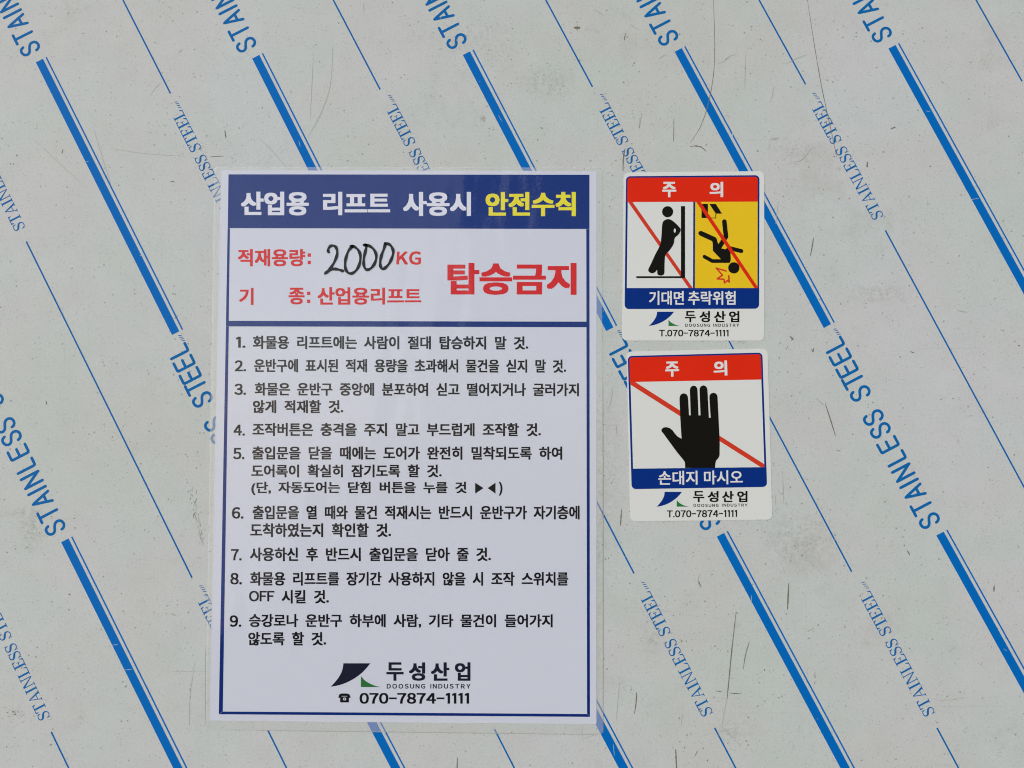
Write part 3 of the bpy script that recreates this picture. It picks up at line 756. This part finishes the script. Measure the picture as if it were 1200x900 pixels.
k = Ink(); k.poly(G1([(470, 150), (503, 150), (503, 733), (108, 733), (108, 718), (470, 718)]), 0.175)
k.build('wall_and_floor', M_SBLK, s1)
g2 = lambda x, y: (805 + x / 6.92, 220 + y / 6.92)
G2 = lambda pts: [g2(*p) for p in pts]
k = Ink(); h = [0.165]; q = 1 / 6.92
k.poly(G2(circ((380, 650), 46)), 0.163)
segs(k, G2([(303, 275), (316, 396), (262, 482)]), 38 * q, h)
segs(k, G2([(112, 370), (222, 420), (236, 490)]), 40 * q, h)
segs(k, G2([(345, 490), (440, 514)]), 33 * q, h)
segs(k, G2([(141, 559), (206, 595), (320, 595)]), 30 * q, h)
k.poly(G2([(208, 440), (240, 420), (256, 462), (276, 492), (312, 500), (330, 482), (352, 505), (355, 590), (345, 610), (300, 609), (270, 575), (210, 512)]), h[0])
k.build('falling_figure', M_SBLK, s1)
k = Ink()
k.poly(G2([(118, 132), (170, 132), (170, 246), (118, 246)]), 0.165)
k.poly(G2([(182, 132), (234, 132), (284, 211), (233, 211)]), 0.165)
k.poly(G2([(230, 211), (236, 211), (236, 249), (230, 249)]), 0.165)
k.poly(G2([(170, 243), (230, 243), (230, 249), (170, 249)]), 0.165)
k.build('open_hatch', M_SBLK, s1)
k = Ink(); h = [0.165]
segs(k, G2([(318, 676), (236, 652), (288, 710), (244, 739), (300, 743), (304, 772), (328, 752), (342, 765), (338, 714)]), 12.5 * q, h)
k.build('impact_burst', M_BAR, s1)
k = Ink(); k.poly([(815.7, 236.5), (820.7, 236.5), (888.6, 337.6), (883.9, 337.6)], 0.19)
k.build('prohibition_bar', M_SRED, s1)
f1 = lambda x, y: (715 + x / 6, 300 + y / 6)
logo(s1, f1, ((330, 392), (450, 392), (270, 492)), ((410, 448), (410, 492), (495, 492)), M_SNAVY, 0.14)
company(s1, f1, [(525, 602), (628, 702), (730, 812), (835, 908)], 387, 466, [('DOOSUNG', 528, 702, 476, 498), ('INDUSTRY', 724, 906, 476, 498)], 0.040, M_SBLK, 0.14)
k = Ink(); lettering(k, 'T.070-7874-1111', tuple(f1(*p) for p in box(343, 832, 519, 566)), 0.034, h=0.14)
k.build('phone_number', M_SBLK, s1)

# lower sticker: do not touch
s2 = empty('caution_sticker', P((821, 610)), 'lower caution sticker with a raised black hand crossed by a red bar', 'sticker', GRP)
k = Ink(); k.slab(rrect(((734.2, 412.0), (899.5, 408.5), (905.0, 608.9), (738.6, 611.0)), 6.2), 0.0, 0.12)
k.build('sticker_backing', M_VINYL, s2)
Q2 = ((735.6, 417.2), (893.3, 413.2), (898.8, 570.6), (740.2, 573.2))
k = Ink(); k.ring(rrect(Q2, 5), rrect(Q2, 5, inset=2.3), 0.14)
k.build('border_frame', M_SNAVY, s2)
k = Ink(); k.poly(rrect(((737.5, 419.0), (891.5, 415.1), (892.4, 444.8), (738.2, 447.7)), [3.2, 3.2, 0.3, 0.3]), 0.15)
hb = k.build('header_band', M_SRED, s2)
k = Ink(); lettering(k, '주', ((779.4, 423.8), (795.6, 423.5), (795.9, 441.2), (779.7, 441.6)), 0.044, h=0.17)
lettering(k, '의', ((835.8, 422.7), (851.8, 422.4), (852.4, 440.0), (836.3, 440.3)), 0.044, h=0.17)
k.build('header_lettering', M_SWHT, hb)
k = Ink(); k.poly(rrect(((739.6, 549.2), (898.1, 547.4), (898.8, 570.6), (740.2, 573.2)), [0.3, 0.3, 5, 5]), 0.155)
cb = k.build('caption_band', M_SNAVY, s2)
k = Ink(); lettering(k, '손대지', ((771.2, 551.9), (817.2, 551.5), (817.4, 567.9), (771.5, 568.4)), 0.024, h=0.17)
lettering(k, '마시오', ((824.8, 551.4), (870.2, 551.0), (870.4, 567.3), (825.0, 567.8)), 0.024, h=0.17)
k.build('caption_lettering', M_SWHT, cb)
k = Ink(); k.poly([(738.5, 447.6), (744.0, 447.5), (895.6, 543.9), (895.8, 547.3), (891.2, 547.3), (738.7, 450.8)], 0.16)
k.build('prohibition_bar', M_BAR, s2)
f2 = lambda x, y: (720 + x / 6, 400 + y / 6)
fingers = []
hand = [(472, 685), (466, 600), (462, 520), (457, 402), (460, 385), (470, 371), (488, 365), (506, 372), (515, 385), (518, 402), (524, 520), (536, 520), (530, 345), (533, 328), (542, 316), (557, 311), (572, 316), (581, 328), (584, 345),
        (591, 520), (605, 520), (598, 345), (600, 327), (610, 315), (625, 309), (641, 315), (651, 328), (654, 345), (664, 537), (676, 537), (667, 395), (670, 377), (680, 366), (697, 361), (713, 367), (722, 378), (725, 395),
        (732, 540), (738, 660), (740, 720), (739, 800), (734, 815), (714, 840), (710, 855), (707, 890), (497, 890), (495, 850), (488, 838), (440, 780), (385, 705), (345, 650), (330, 632), (331, 618), (342, 607), (362, 603),
        (388, 609), (408, 625), (430, 655), (448, 672)]
k = Ink(); k.poly([f2(*p) for p in hand], 0.17)
k.build('raised_hand', M_SBLK, s2)
f3 = lambda x, y: (720 + x / 6, 500 + y / 6)
logo(s2, f3, ((353, 458), (475, 458), (296, 563)), ((438, 515), (438, 562), (525, 562)), M_SNAVY, 0.14)
company(s2, f3, [(553, 632), (655, 732), (757, 838), (862, 935)], 452, 530, [('DOOSUNG', 556, 732, 543, 564), ('INDUSTRY', 756, 935, 541, 562)], 0.040, M_SBLK, 0.14)
k = Ink(); lettering(k, 'T.070-7874-1111', tuple(f3(*p) for p in box(368, 862, 588, 638, -3)), 0.034, h=0.14)
k.build('phone_number', M_SBLK, s2)
